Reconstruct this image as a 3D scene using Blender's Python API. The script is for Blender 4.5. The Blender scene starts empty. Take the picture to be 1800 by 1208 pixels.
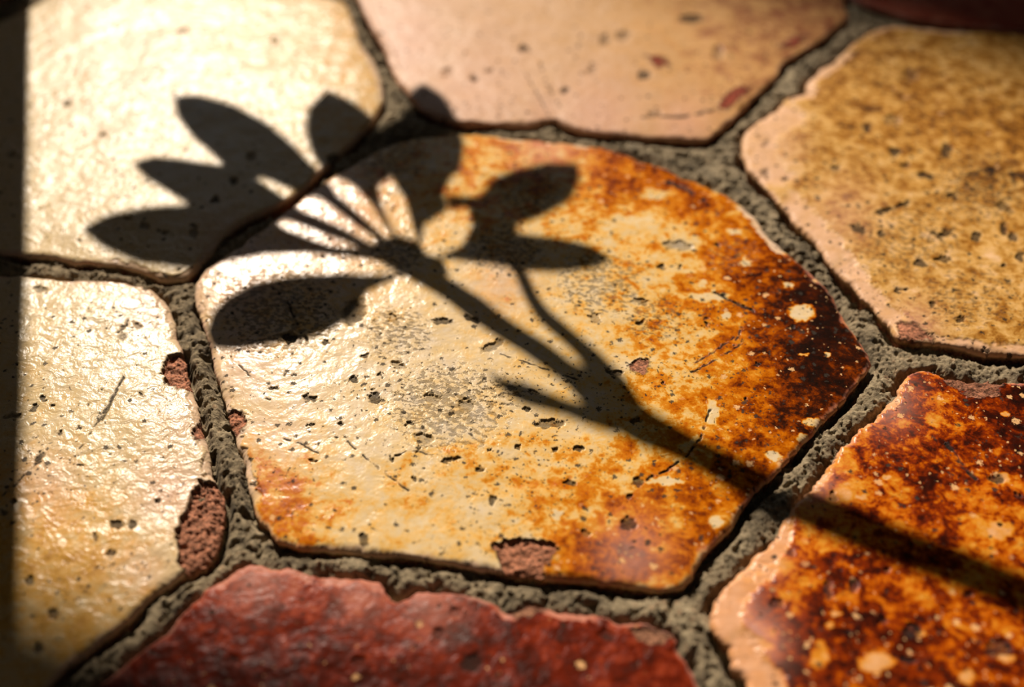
import bpy, math
import numpy as np
from mathutils import Matrix, Vector

# ------------------------------------------------------------------ camera, light, exposure
SIDE = 0.08                                   # side of one hexagonal tile, metres
W, H = 1800, 1208
F = 2130.0
RX, RZ = 0.815131, 0.150332
CAM = np.array([0.337985, -2.418790, 2.180182]) * SIDE
SUN_AZ, SUN_EL = math.radians(-24.5), math.radians(37.0)
L = np.array([math.sin(SUN_AZ) * math.cos(SUN_EL), math.cos(SUN_AZ) * math.cos(SUN_EL), math.sin(SUN_EL)])  # towards the sun

sc = bpy.context.scene
cam_d = bpy.data.cameras.new('camera')
cam = bpy.data.objects.new('camera', cam_d)
sc.collection.objects.link(cam)
cam.location = CAM
cam.rotation_euler = (RX, 0, RZ)
cam_d.sensor_width = 36.0
cam_d.lens = F * 36.0 / W
cam_d.clip_start = 0.005
cam_d.clip_end = 50
cam_d.dof.use_dof = True
cam_d.dof.focus_distance = 0.243
cam_d.dof.aperture_fstop = 7.0
cam_d.dof.aperture_blades = 0
sc.camera = cam

world = bpy.data.worlds.new('world')
sc.world = world
world.use_nodes = True
wn, wl = world.node_tree.nodes, world.node_tree.links
bg = wn['Background']
tc = wn.new('ShaderNodeTexCoord')
sx = wn.new('ShaderNodeSeparateXYZ')
wl.new(tc.outputs['Generated'], sx.inputs[0])
rp = wn.new('ShaderNodeValToRGB')
rp.color_ramp.elements[0].position = 0.0
rp.color_ramp.elements[0].color = (0.30, 0.25, 0.20, 1)
rp.color_ramp.elements[1].position = 1.0
rp.color_ramp.elements[1].color = (0.56, 0.56, 0.54, 1)
wl.new(sx.outputs['Z'], rp.inputs[0])
wl.new(rp.outputs[0], bg.inputs[0])
# a brighter, cooler patch of sky on the side the sun comes from
dp = wn.new('ShaderNodeVectorMath')
dp.operation = 'DOT_PRODUCT'
nz = wn.new('ShaderNodeVectorMath')
nz.operation = 'NORMALIZE'
wl.new(tc.outputs['Generated'], nz.inputs[0])
wl.new(nz.outputs[0], dp.inputs[0])
dp.inputs[1].default_value = (math.sin(SUN_AZ) * math.cos(0.6), math.cos(SUN_AZ) * math.cos(0.6), math.sin(0.6))
mr = wn.new('ShaderNodeMapRange')
mr.interpolation_type = 'SMOOTHSTEP'
wl.new(dp.outputs['Value'], mr.inputs[0])
mr.inputs[1].default_value = 0.90
mr.inputs[2].default_value = 1.0
mr.inputs[3].default_value = 0.0
mr.inputs[4].default_value = 1.0
mx = wn.new('ShaderNodeMix')
mx.data_type = 'RGBA'
wl.new(mr.outputs[0], mx.inputs[0])
wl.new(rp.outputs[0], mx.inputs[6])
mx.inputs[7].default_value = (13.0, 17.0, 22.0, 1)
wl.new(mx.outputs[2], bg.inputs[0])
bg.inputs[1].default_value = 0.056

sun_d = bpy.data.lights.new('sun', 'SUN')
sun_d.energy = 6.6
sun_d.angle = math.radians(0.6)
sun_d.color = (1.0, 0.885, 0.745)
sun = bpy.data.objects.new('sun', sun_d)
sc.collection.objects.link(sun)
sun.rotation_euler = Vector(L).to_track_quat('Z', 'Y').to_euler()
sun.location = tuple(L * 3)

vs = sc.view_settings
vs.view_transform = 'Standard'
vs.look = 'None'
vs.exposure = 0.0
vs.gamma = 1.0
vs.use_curve_mapping = False

# ------------------------------------------------------------------ picture <-> place
_cx, _sx, _cz, _sz = math.cos(RX), math.sin(RX), math.cos(RZ), math.sin(RZ)
ROT = np.array([[_cz, -_sz, 0], [_sz, _cz, 0], [0, 0, 1]]) @ np.array([[1, 0, 0], [0, _cx, -_sx], [0, _sx, _cx]])


def ground(px, z=0.0):
    """points of the floor plane at height z seen at the given pixels of the photograph"""
    px = np.asarray(px, float).reshape(-1, 2)
    d = np.stack([(px[:, 0] - W / 2) / F, -(px[:, 1] - H / 2) / F, -np.ones(len(px))], 1) @ ROT.T
    t = (z - CAM[2]) / d[:, 2]
    return CAM + d * t[:, None]


def pix(P):
    q = (P - CAM) @ ROT
    d = np.maximum(-q[..., 2], 1e-4)
    return np.stack([W / 2 + F * q[..., 0] / d, H / 2 - F * q[..., 1] / d], -1)


# ------------------------------------------------------------------ noise
def _hash(i, j, s):
    h = (i.astype(np.int64) * 374761393 + j.astype(np.int64) * 668265263 + s * 974634777) & 0xffffffff
    h = ((h ^ (h >> 13)) * 1274126177) & 0xffffffff
    return (h ^ (h >> 16)) & 0xffff


def pnoise(x, y, s=0):
    i, j = np.floor(x), np.floor(y)
    u, v = x - i, y - j
    fu, fv = u * u * u * (u * (u * 6 - 15) + 10), v * v * v * (v * (v * 6 - 15) + 10)

    def g(a, b):
        an = _hash(i + a, j + b, s) * (2 * math.pi / 65536)
        return np.cos(an) * (u - a) + np.sin(an) * (v - b)
    n0 = g(0, 0) * (1 - fu) + g(1, 0) * fu
    n1 = g(0, 1) * (1 - fu) + g(1, 1) * fu
    return (n0 * (1 - fv) + n1 * fv) * 1.4


def fbm(x, y, s=0, o=4, r=0.5):
    a, f, t = 1.0, 1.0, 0.0
    for k in range(o):
        t = t + a * pnoise(x * f + 17.3 * k, y * f - 9.1 * k, s + k)
        a *= r
        f *= 2.03
    return t


def smooth(a, b, x):
    t = np.clip((x - a) / (b - a), 0, 1)
    return t * t * (3 - 2 * t)


def seg_dist(P, A, B):
    d = B - A
    t = np.clip(((P - A) @ d) / max(d @ d, 1e-12), 0, 1)
    return np.hypot(*(P - A - t[:, None] * d).T)


def inside(P, poly):
    x, y = P[:, 0], P[:, 1]
    r = np.zeros(len(P), bool)
    n = len(poly)
    for k in range(n):
        (x0, y0), (x1, y1) = poly[k], poly[(k + 1) % n]
        if y0 == y1:
            continue
        c = (y0 > y) != (y1 > y)
        r ^= c & (x < (x1 - x0) * (y - y0) / (y1 - y0) + x0)
    return r


def poly_sd(P, poly):
    """signed distance, positive inside"""
    poly = np.asarray(poly, float)
    d = np.full(len(P), 1e9)
    for k in range(len(poly)):
        d = np.minimum(d, seg_dist(P, poly[k], poly[(k + 1) % len(poly)]))
    return np.where(inside(P, poly), d, -d)


# ------------------------------------------------------------------ material helpers
def lin(c, k=1.0):
    return tuple((((v / 255) / 12.92) if v / 255 <= 0.04045 else ((v / 255 + 0.055) / 1.055) ** 2.4) * k for v in c) + (1.0,)


class NT:
    def __init__(s, name):
        s.m = bpy.data.materials.new(name)
        s.m.use_nodes = True
        s.t = s.m.node_tree
        s.b = s.t.nodes['Principled BSDF']

    def n(s, kind, **kw):
        n = s.t.nodes.new('ShaderNode' + kind)
        for k, v in kw.items():
            setattr(n, k, v)
        return n

    def put(s, sock, v):
        if hasattr(v, 'links') or isinstance(v, bpy.types.NodeSocket):
            s.t.links.new(v, sock)
        else:
            sock.default_value = v

    def math(s, op, a, b=0.0, c=None, clamp=False):
        n = s.n('Math', operation=op, use_clamp=clamp)
        s.put(n.inputs[0], a)
        s.put(n.inputs[1], b)
        if c is not None:
            s.put(n.inputs[2], c)
        return n.outputs[0]

    def step(s, x, a, b):
        n = s.n('MapRange', interpolation_type='SMOOTHSTEP')
        s.put(n.inputs[0], x)
        s.put(n.inputs[1], a)
        s.put(n.inputs[2], b)
        return n.outputs[0]

    def noise(s, vec, scale, detail=4, rough=0.5, dist=0.0):
        n = s.n('TexNoise')
        s.put(n.inputs['Vector'], vec)
        n.inputs['Scale'].default_value = scale
        n.inputs['Detail'].default_value = detail
        n.inputs['Roughness'].default_value = rough
        n.inputs['Distortion'].default_value = dist
        return n.outputs[0], n.outputs[1]

    def mix(s, f, a, b):
        n = s.n('Mix', data_type='RGBA')
        s.put(n.inputs[0], f)
        s.put(n.inputs[6], a)
        s.put(n.inputs[7], b)
        return n.outputs[2]

    def ramp(s, f, stops):
        n = s.n('ValToRGB')
        e = n.color_ramp.elements
        e[0].position, e[0].color = stops[0]
        e[1].position, e[1].color = stops[-1]
        for p, c in stops[1:-1]:
            x = e.new(p)
            x.color = c
        s.put(n.inputs[0], f)
        return n.outputs[0]

    def coord(s, off=(0, 0, 0), k=1000.0):
        t = s.n('TexCoord')
        m = s.n('Mapping')
        m.inputs['Location'].default_value = off
        m.inputs['Scale'].default_value = (k, k, k)
        s.t.links.new(t.outputs['Object'], m.inputs[0])
        return m.outputs[0]

    def bump(s, h, dist, strength=1.0, normal=None):
        n = s.n('Bump')
        n.inputs['Strength'].default_value = strength
        n.inputs['Distance'].default_value = dist
        s.put(n.inputs['Height'], h)
        if normal is not None:
            s.put(n.inputs['Normal'], normal)
        return n.outputs[0]


HONEY = [(0.0, lin((212, 190, 158))), (0.20, lin((214, 184, 134))), (0.38, lin((218, 170, 90))), (0.46, lin((204, 132, 32))),
         (0.60, lin((186, 98, 6))), (0.76, lin((128, 52, 4))), (0.88, lin((58, 22, 8))), (1.0, lin((28, 15, 10)))]
CREAM = [(0.0, lin((204, 184, 150))), (0.3, lin((200, 172, 124))), (0.5, lin((200, 150, 70))), (0.75, lin((150, 98, 34))), (1.0, lin((60, 40, 20)))]
ROSE = [(0.0, lin((200, 162, 130))), (0.35, lin((188, 146, 100))), (0.55, lin((192, 144, 88))), (0.75, lin((140, 84, 52))), (1.0, lin((80, 38, 26)))]
SAND = [(0.0, lin((222, 180, 136))), (0.28, lin((206, 160, 92))), (0.45, lin((184, 134, 62))), (0.62, lin((150, 96, 28))), (0.8, lin((92, 56, 20))), (1.0, lin((48, 32, 18)))]
EMBER = [(0.0, lin((214, 160, 110))), (0.3, lin((206, 136, 38))), (0.48, lin((186, 90, 6))), (0.60, lin((128, 42, 4))), (0.76, lin((60, 17, 6))), (1.0, lin((26, 11, 7)))]
RED = [(0.0, lin((160, 88, 60))), (0.3, lin((136, 52, 27))), (0.5, lin((98, 28, 9))), (0.75, lin((64, 20, 8))), (1.0, lin((40, 13, 8)))]


def glaze(name, stops, off, amp1=0.35, amp2=0.3, fleck=0.5, speck=0.5, rough=0.27, wrinkle=1.0, clay=(180, 120, 90), spec=0.075, big=0.16):
    s = NT(name)
    co = s.coord(off)
    at = s.n('Attribute', attribute_name='mask')
    sep = s.n('SeparateColor')
    s.t.links.new(at.outputs['Color'], sep.inputs[0])
    stain, clm, dirt, pink = sep.outputs[0], sep.outputs[1], sep.outputs[2], at.outputs['Alpha']
    n1, n1c = s.noise(co, big, 6, 0.62, 0.2)
    n2, n2c = s.noise(co, 0.8, 5, 0.65, 0.35)
    n3, n3c = s.noise(co, 3.2, 3, 0.6)
    n4, n4c = s.noise(co, 0.27, 6, 0.64, 0.5)
    # how strongly the mottling shows depends on how much glaze colour pooled there
    a = s.math('MULTIPLY', s.math('SUBTRACT', n1, 0.5), amp1 * 2)
    k = s.math('MULTIPLY_ADD', s.math('MULTIPLY', stain, s.math('SUBTRACT', 1.05, stain)), 3.0, 0.30)
    b = s.math('MULTIPLY', s.math('MULTIPLY', s.math('SUBTRACT', n2, 0.5), amp2 * 1.4), k)
    b2 = s.math('MULTIPLY', s.math('MULTIPLY', s.math('SUBTRACT', s.step(n4, 0.30, 0.70), 0.5), amp2 * 0.9), k)
    t = s.math('ADD', s.math('ADD', stain, s.math('ADD', a, b2)), b, clamp=True)
    t = s.math('ADD', t, s.math('MULTIPLY', s.math('SUBTRACT', n3, 0.5), 0.10), clamp=True)
    col = s.ramp(t, stops)
    col = s.mix(s.math('MULTIPLY', pink, s.math('ADD', 0.5, s.math('MULTIPLY', n2, 0.9)), clamp=True), col, lin((206, 154, 136)))
    # warped coordinates for crisp specks
    wv = s.n('VectorMath', operation='MULTIPLY_ADD')
    s.t.links.new(n2c, wv.inputs[0])
    wv.inputs[1].default_value = (1.6, 1.6, 1.6)
    s.t.links.new(co, wv.inputs[2])

    def cells(scale, thr, rmax, seedoff):
        mp = s.n('Mapping')
        mp.inputs['Location'].default_value = (seedoff, seedoff * 1.7, 0)
        mp.inputs['Scale'].default_value = (1, 1, 0.0)
        s.t.links.new(wv.outputs[0], mp.inputs[0])
        v = s.n('TexVoronoi', voronoi_dimensions='2D')
        v.inputs['Scale'].default_value = scale
        s.t.links.new(mp.outputs[0], v.inputs['Vector'])
        sp = s.n('SeparateColor')
        s.t.links.new(v.outputs['Color'], sp.inputs[0])
        # radius grows with the cell's own random number above thr
        r = s.math('MULTIPLY', s.math('SUBTRACT', sp.outputs[0], thr), rmax / (1 - thr))
        dd = s.math('ADD', v.outputs['Distance'], s.math('MULTIPLY', s.math('SUBTRACT', n3, 0.5), 0.6))
        return s.step(s.math('SUBTRACT', r, dd), 0.0, 0.035)
    region, _ = s.noise(co, 0.06, 3, 0.6)
    sp1 = cells(0.42, 1 - 0.55 * speck, 0.24, 3.0)
    sp2 = cells(1.1, 1 - 0.5 * speck, 0.30, 11.0)
    sp2 = s.math('MULTIPLY', sp2, s.step(region, 0.46, 0.60))
    sp = s.math('MAXIMUM', sp1, sp2)
    # irregular flaked spots
    n5, _ = s.noise(co, 0.62, 4, 0.65, 0.6)
    n6, _ = s.noise(co, 1.5, 3, 0.6, 0.4)
    fk = s.math('MULTIPLY', s.step(n5, 0.675 - 0.03 * speck, 0.70 - 0.03 * speck), 0.85)
    fk2 = s.math('MULTIPLY', s.step(n6, 0.67, 0.69), s.math('MULTIPLY', s.step(region, 0.5, 0.6), 0.9))
    sp = s.math('MAXIMUM', sp, s.math('MAXIMUM', fk, fk2))
    fl = s.math('MULTIPLY', cells(0.36, 1 - 0.5 * fleck, 0.30, 27.0), s.step(stain, 0.38, 0.6))
    fl2 = s.math('MULTIPLY', cells(0.9, 1 - 0.4 * fleck, 0.28, 41.0), s.step(stain, 0.45, 0.7))
    fl = s.math('MAXIMUM', fl, fl2)
    col = s.mix(s.math('MULTIPLY', fl, 0.85), col, lin((226, 176, 120)))
    col = s.mix(s.math('MULTIPLY', sp, 0.88), col, lin((50, 42, 34)))
    cc = s.mix(s.step(n6, 0.3, 0.7), lin(tuple(v * 0.6 for v in clay)), lin(tuple(min(v * 1.12, 255) for v in clay)))
    col = s.mix(clm, col, cc)
    dn = s.math('MULTIPLY', dirt, s.math('MULTIPLY_ADD', n3, 0.6, 0.6), clamp=True)
    col = s.mix(dn, col, lin((34, 29, 24)))
    s.put(s.b.inputs['Base Color'], col)
    ro = s.math('MULTIPLY_ADD', s.math('SUBTRACT', n2, 0.5), 0.22, rough)
    ro = s.math('ADD', ro, s.math('MULTIPLY', s.math('ADD', s.math('ADD', clm, dirt), sp), 0.4), clamp=True)
    s.put(s.b.inputs['Roughness'], ro)
    s.b.inputs['Specular IOR Level'].default_value = spec
    w1, _ = s.noise(co, 0.33, 3, 0.55, 0.8)
    w2, _ = s.noise(co, 1.5, 3, 0.6)
    h = s.math('ADD', s.math('MULTIPLY', w1, 0.20 * wrinkle), s.math('MULTIPLY', w2, 0.03 * wrinkle))
    h = s.math('SUBTRACT', h, s.math('MULTIPLY', sp, 0.14))
    h = s.math('SUBTRACT', h, s.math('MULTIPLY', fl, 0.03))
    h = s.math('ADD', h, s.math('MULTIPLY', s.math('MULTIPLY', n2, s.math('ADD', clm, dirt)), 0.5))
    s.t.links.new(s.bump(h, 0.001), s.b.inputs['Normal'])
    return s.m


def plain(name, col, rough=0.7, scale=300.0, var=0.3, bump=0.0005):
    s = NT(name)
    co = s.coord(k=1.0)
    n, _ = s.noise(co, scale, 5, 0.6)
    s.put(s.b.inputs['Base Color'], s.mix(n, lin(tuple(v * (1 - var) for v in col)), lin(tuple(min(255, v * (1 + var)) for v in col))))
    s.b.inputs['Roughness'].default_value = rough
    s.t.links.new(s.bump(n, bump), s.b.inputs['Normal'])
    return s.m


# ------------------------------------------------------------------ mesh helpers
def mesh_from(name, V, F4, mat, parent=None, loc=(0, 0, 0), smooth_=True, attr=None, extra=None):
    """V (n,3), F4 (m,4) quads; extra: list of additional polygons"""
    me = bpy.data.meshes.new(name)
    V = np.asarray(V, np.float32) - np.asarray(loc, np.float32)
    extra = extra or []
    nl = F4.size + sum(len(e) for e in extra)
    me.vertices.add(len(V))
    me.vertices.foreach_set('co', V.ravel())
    me.loops.add(nl)
    li = np.concatenate([F4.ravel()] + [np.asarray(e) for e in extra]).astype(np.int32)
    me.loops.foreach_set('vertex_index', li)
    npoly = len(F4) + len(extra)
    me.polygons.add(npoly)
    st = np.concatenate([np.arange(len(F4)) * F4.shape[1], F4.size + np.cumsum([0] + [len(e) for e in extra[:-1]]) if extra else []]).astype(np.int32)
    me.polygons.foreach_set('loop_start', st)
    me.update(calc_edges=True)
    me.validate()
    me.shade_smooth() if smooth_ else None
    if attr is not None:
        at = me.attributes.new('mask', 'FLOAT_COLOR', 'POINT')
        at.data.foreach_set('color', np.asarray(attr, np.float32).ravel())
    me.materials.append(mat)
    o = bpy.data.objects.new(name, me)
    sc.collection.objects.link(o)
    if parent is not None:
        o.parent = parent
    else:
        o.location = loc
    return o


def tag(o, label=None, cat=None, group=None, kind=None):
    for k, v in (('label', label), ('category', cat), ('group', group), ('kind', kind)):
        if v:
            o[k] = v
    return o


def resample(poly, n):
    P = np.vstack([poly, poly[:1]])
    s = np.concatenate([[0], np.cumsum(np.hypot(*np.diff(P, axis=0).T))])
    t = np.linspace(0, s[-1], n, endpoint=False)
    return np.stack([np.interp(t, s, P[:, 0]), np.interp(t, s, P[:, 1])], 1), s[-1]


def chaikin(P, k=1):
    for _ in range(k):
        Q = np.roll(P, -1, 0)
        P = np.stack([0.8 * P + 0.2 * Q, 0.2 * P + 0.8 * Q], 1).reshape(-1, 2)
    return P


def csmooth(x, w):
    k = np.hanning(2 * w + 1)
    k /= k.sum()
    return np.convolve(np.concatenate([x[-w:], x, x[:w]]), k, 'valid')


FLOOR_Z = -0.013
TILE_POLYS = []


def anchors(P, pts, r):
    """smooth field through scattered values, P in photograph pixels"""
    num = np.zeros(len(P))
    den = np.full(len(P), 1e-9)
    for x, y, v in pts:
        w = np.exp(-((P[:, 0] - x) ** 2 + (P[:, 1] - y) ** 2) / (r * r)) + 1e-5 / (1 + ((P[:, 0] - x) ** 2 + (P[:, 1] - y) ** 2) / (r * r))
        num += w * v
        den += w
    return num / den


def tile(name, outline, mat, seed, label, z0=0.0, n=1400, m=260, stain=0.2, spts=None, sr=70, pinks=(), chips=(), pits=(), cuts=(), pale=(),
         etch=(), jag=0.35, bevel=1.3, tilt=(0, 0), relief=0.10, cushion=0.5, ragged=0.0, worn=(), group=None):
    """one handmade tile: outline in photograph pixels (or world metres when given as ('w', pts))"""
    if isinstance(outline, tuple):
        P = np.asarray(outline[1], float)
    else:
        P = ground(outline, z0)[:, :2]
    if np.sum(P[:, 0] * np.roll(P[:, 1], -1) - np.roll(P[:, 0], -1) * P[:, 1]) < 0:
        P = P[::-1]
    P, per = resample(chaikin(P, 2), n)
    c = P.mean(0)
    tn = np.roll(P, -1, 0) - np.roll(P, 1, 0)
    w = max(3, n // 160)
    tn = np.stack([csmooth(tn[:, 0], w), csmooth(tn[:, 1], w)], 1)
    tn /= np.hypot(*tn.T)[:, None]
    nrm = np.stack([tn[:, 1], -tn[:, 0]], 1)
    mmx, mmy = P[:, 0] * 1000, P[:, 1] * 1000
    j = fbm(mmx / 5.0, mmy / 5.0, seed, 5, 0.62) * jag
    if ragged:
        j = j + np.abs(fbm(mmx / 9.0, mmy / 9.0, seed + 40, 3, 0.5)) * -ragged
    P = P + nrm * (j / 1000)[:, None]
    TILE_POLYS.append(resample(P, 150)[0])
    rad = P - c
    hN = np.maximum(csmooth(np.sum(rad * nrm, 1), w), 0.01)
    s = np.concatenate([1 - np.linspace(0, 1, 15)[:-1] ** 1.3 * 0.03, np.linspace(0.97, 0.0, m + 1)[:-1]])
    X = c[0] + rad[None, :, 0] * s[:, None]
    Y = c[1] + rad[None, :, 1] * s[:, None]
    d = (1 - s)[:, None] * hN[None, :] * 1000            # mm from the rim
    X, Y, d = X.ravel(), Y.ravel(), d.ravel()
    X = np.append(X, c[0])
    Y = np.append(Y, c[1])
    d = np.append(d, 70.0)
    x, y = X * 1000, Y * 1000
    bv = bevel * (1 + 0.6 * fbm(x / 7, y / 7, seed + 5, 3))
    bv = np.maximum(bv, 0.35)
    u = np.clip(1 - d / bv, 0, 1)
    z = -bv * 0.75 * (1 - np.sqrt(np.maximum(1 - u * u, 0)))
    z -= cushion * np.exp(-d / 7.0)
    z += relief * fbm(x / 9, y / 9, seed + 9, 5, 0.52)
    z += relief * 2.2 * fbm(x / 34, y / 34, seed + 19, 2, 0.5)
    PX = pix(np.stack([X, Y, np.full(len(X), z0)], 1))
    px_mm = 0.13                                          # rough size of a photograph pixel on the tile
    wob = np.stack([fbm(x / 1.6, y / 1.6, seed + 60, 3), fbm(x / 1.6, y / 1.6, seed + 70, 3)], 1)
    PW = PX + wob * 5.0
    st = anchors(PX + wob * 12, spts, sr) if spts else np.full(len(X), stain)
    pk = np.zeros(len(X))
    for (a, b, r, v) in pinks:
        pk = np.maximum(pk, v * np.exp(-((PX[:, 0] - a) ** 2 + (PX[:, 1] - b) ** 2) / (r * r)))
    for (a, b, rx, ry, v) in pale:                        # spots where the glaze stayed thin
        rr = np.hypot((PW[:, 0] - a) / rx, (PW[:, 1] - b) / ry)
        k = 1 - smooth(0.6, 1.15, rr)
        st = st * (1 - k) + v * k
    clay = np.zeros(len(X))
    dirt = np.zeros(len(X))
    for ch in chips:
        poly, depth = ch[:2]
        extra_dirt = ch[2] if len(ch) > 2 else 0.0
        poly = np.asarray(poly, float)
        bb = (PW[:, 0] > poly[:, 0].min() - 25) & (PW[:, 0] < poly[:, 0].max() + 25) & (PW[:, 1] > poly[:, 1].min() - 25) & (PW[:, 1] < poly[:, 1].max() + 25)
        if not bb.any():
            continue
        sd = poly_sd(PW[bb], poly)
        k = smooth(-1.5, 2.0, sd)
        clay[bb] = np.maximum(clay[bb], k)
        z[bb] -= k * depth * (1 + 0.5 * fbm(x[bb] / 1.7, y[bb] / 1.7, seed + 77, 4, 0.6))
        dirt[bb] = np.maximum(dirt[bb], 0.55 * smooth(-3.5, 0, sd) * (1 - smooth(0.5, 4.5, sd)))
        dirt[bb] = np.maximum(dirt[bb], extra_dirt * k)
    for it in pits:
        a, b, rx, ry = it[:4]
        bb = np.where((np.abs(PW[:, 0] - a) < rx * 2.2) & (np.abs(PW[:, 1] - b) < ry * 2.2 + 3))[0]
        if len(bb) == 0:
            continue
        an = it[4] if len(it) > 4 else 0.0
        ca, sa = math.cos(an), math.sin(an)
        q0, q1 = PW[bb, 0] - a, PW[bb, 1] - b
        rr = np.hypot((q0 * ca + q1 * sa) / rx, (-q0 * sa + q1 * ca) / ry)
        k = 1 - smooth(0.75, 1.15, rr)
        dirt[bb] = np.maximum(dirt[bb], k * (it[5] if len(it) > 5 else 0.9))
        z[bb] -= 0.40 * k * min(1.0, ry / 5.0)
    for line, wd, dep in cuts:
        A = np.asarray(line, float)
        bb = np.where((PX[:, 0] > A[:, 0].min() - 8) & (PX[:, 0] < A[:, 0].max() + 8) & (PX[:, 1] > A[:, 1].min() - 8) & (PX[:, 1] < A[:, 1].max() + 8))[0]
        if len(bb) == 0:
            continue
        q = PX[bb] + wob[bb] * 1.8
        dd = np.full(len(bb), 1e9)
        for k in range(len(A) - 1):
            dd = np.minimum(dd, seg_dist(q, A[k], A[k + 1]))
        brk = smooth(-0.35, 0.1, fbm(x[bb] / 2.3, y[bb] / 2.3, seed + 88, 2))
        k = (1 - smooth(wd * 0.5, wd * 0.5 + 1.6, dd)) * brk
        dirt[bb] = np.maximum(dirt[bb], k)
        z[bb] -= dep * k
    for (a, b, r, v) in etch:
        g = v * np.exp(-(((PX[:, 0] - a) / r) ** 2 + ((PX[:, 1] - b) / (r * 0.72)) ** 2) ** 1.5)
        e = smooth(0.02, 0.22, fbm(x / 1.5, y / 0.95, seed + 99, 5, 0.62) + (g - 0.62) * 0.8) * smooth(0.1, 0.4, g)
        dirt = np.maximum(dirt, e * 0.58)
        z -= 0.10 * e
    # wear: bare body showing in an irregular band along the rim
    rim = 1 - smooth(0.0, 1.0, d / (0.9 + 1.6 * np.maximum(0, fbm(x / 6, y / 6, seed + 33, 4, 0.6))))
    st = st * (1 - 0.35 * rim)
    pk = np.maximum(pk, 0.55 * rim)
    for (a, b, r, wmm) in worn:                           # (x, y, radius in px, width in mm)
        g = np.exp(-((PX[:, 0] - a) ** 2 + (PX[:, 1] - b) ** 2) / (r * r))
        k = smooth(0.0, 0.25, g - 0.25) * (1 - smooth(wmm * 0.85, wmm * 1.15, d + 1.1 * fbm(x / 4, y / 4, seed + 51, 4, 0.6)))
        st = st * (1 - k) + 0.08 * k
        pk = np.maximum(pk * (1 - k), 0.35 * k)
        z -= 0.25 * k
    z = z0 + z / 1000 + (X - c[0]) * tilt[0] + (Y - c[1]) * tilt[1]
    T = len(s)
    top = np.stack([X, Y, z], 1)
    attr = np.stack([np.clip(st, 0, 1), np.clip(clay, 0, 1), np.clip(dirt, 0, 1), np.clip(pk, 0, 1)], 1)
    # side wall
    rows, arows = [], []
    zr = z[:n]
    for q, f in enumerate((0.05, 0.12, 0.22, 0.36, 0.55, 0.78, 1.0)):
        ins = 0.0002 + 0.0009 * f + 0.0003 * fbm(mmx / 1.4 + 9 * q, mmy / 1.4 + 31 * f, seed + 3, 4, 0.6) * (f > 0.1)
        w_ = P - nrm * ins[:, None]
        rows.append(np.stack([w_[:, 0], w_[:, 1], zr + (FLOOR_Z - zr) * f], 1))
        arows.append(np.stack([np.clip(st[:n], 0, 1), np.full(n, 1.0 if f > 0.06 else 0.35), 0.25 + 0.4 * np.clip(fbm(mmx / 2, mmy / 2 + q, seed + 4, 3) + 0.4, 0, 1), np.zeros(n)], 1))
    V = np.vstack([top] + rows)
    A4 = np.vstack([attr] + arows)
    i = np.arange(n)
    jn = (i + 1) % n
    quads = []
    k = np.arange(T - 1)[:, None] * n
    quads.append(np.stack([k + i, k + jn, k + n + jn, k + n + i], -1).reshape(-1, 4))
    base = len(top)
    prev = i
    pj = jn
    for q in range(len(rows)):
        cur = base + q * n
        quads.append(np.stack([cur + i, cur + jn, pj, prev], 1))
        prev, pj = cur + i, cur + jn
    # centre fan as degenerate-free triangles, given as extra polygons
    ctr = T * n
    lastr = (T - 1) * n
    extra = [[lastr + a, lastr + (a + 1) % n, ctr] for a in range(n)]
    extra.append(list((base + (len(rows) - 1) * n + i)[::-1]))
    o = mesh_from(name, V, np.vstack(quads), mat, loc=(c[0], c[1], FLOOR_Z), attr=A4, extra=extra)
    tag(o, label, 'floor tile', group, 'thing')
    return o


def hexagon(cx, cy, r=0.955):
    """regular neighbour tile, world metres"""
    return ('w', [((cx + r * math.cos(math.radians(60 * k))) * SIDE, (cy + r * math.sin(math.radians(60 * k))) * SIDE) for k in range(6)])


def hp(x, y):
    """pixel of a point of the ideal honeycomb (unit = one side), for the hidden far corners of a tile"""
    return tuple(pix(np.array([[x * SIDE, y * SIDE, 0.0]]))[0])


# ------------------------------------------------------------------ the tiles in the picture
RM = 0.95
centre = [(357, 473), (376, 455), (430, 420), (470, 392), (520, 354), (564, 318), (620, 285), (680, 252), (740, 236), (818, 231), (903, 237), (973, 245),
          (1055, 253), (1098, 268), (1164, 290), (1222, 315), (1270, 335), (1310, 357), (1339, 390), (1374, 432), (1410, 460), (1459, 509), (1489, 560),
          (1514, 595), (1534, 630), (1525, 650), (1496, 686), (1470, 714), (1438, 750), (1416, 770), (1383, 808), (1361, 832), (1332, 857), (1303, 895),
          (1286, 921), (1259, 950), (1234, 979), (1219, 1005), (1201, 1029), (1165, 1037), (1128, 1031), (1055, 1019), (964, 1012), (884, 1001), (855, 997),
          (789, 988), (727, 976), (655, 970), (600, 966), (539, 961), (484, 950), (468, 925), (445, 903), (442, 874), (433, 841), (426, 804), (413, 768),
          (407, 746), (397, 717), (388, 680), (379, 655), (368, 615), (358, 570), (344, 538), (338, 500)]
m_centre = glaze('honey_glaze', HONEY, (0, 0, 0), amp1=0.30, amp2=0.34, fleck=0.35, speck=0.6, rough=0.21, wrinkle=0.6, spec=0.055)
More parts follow.
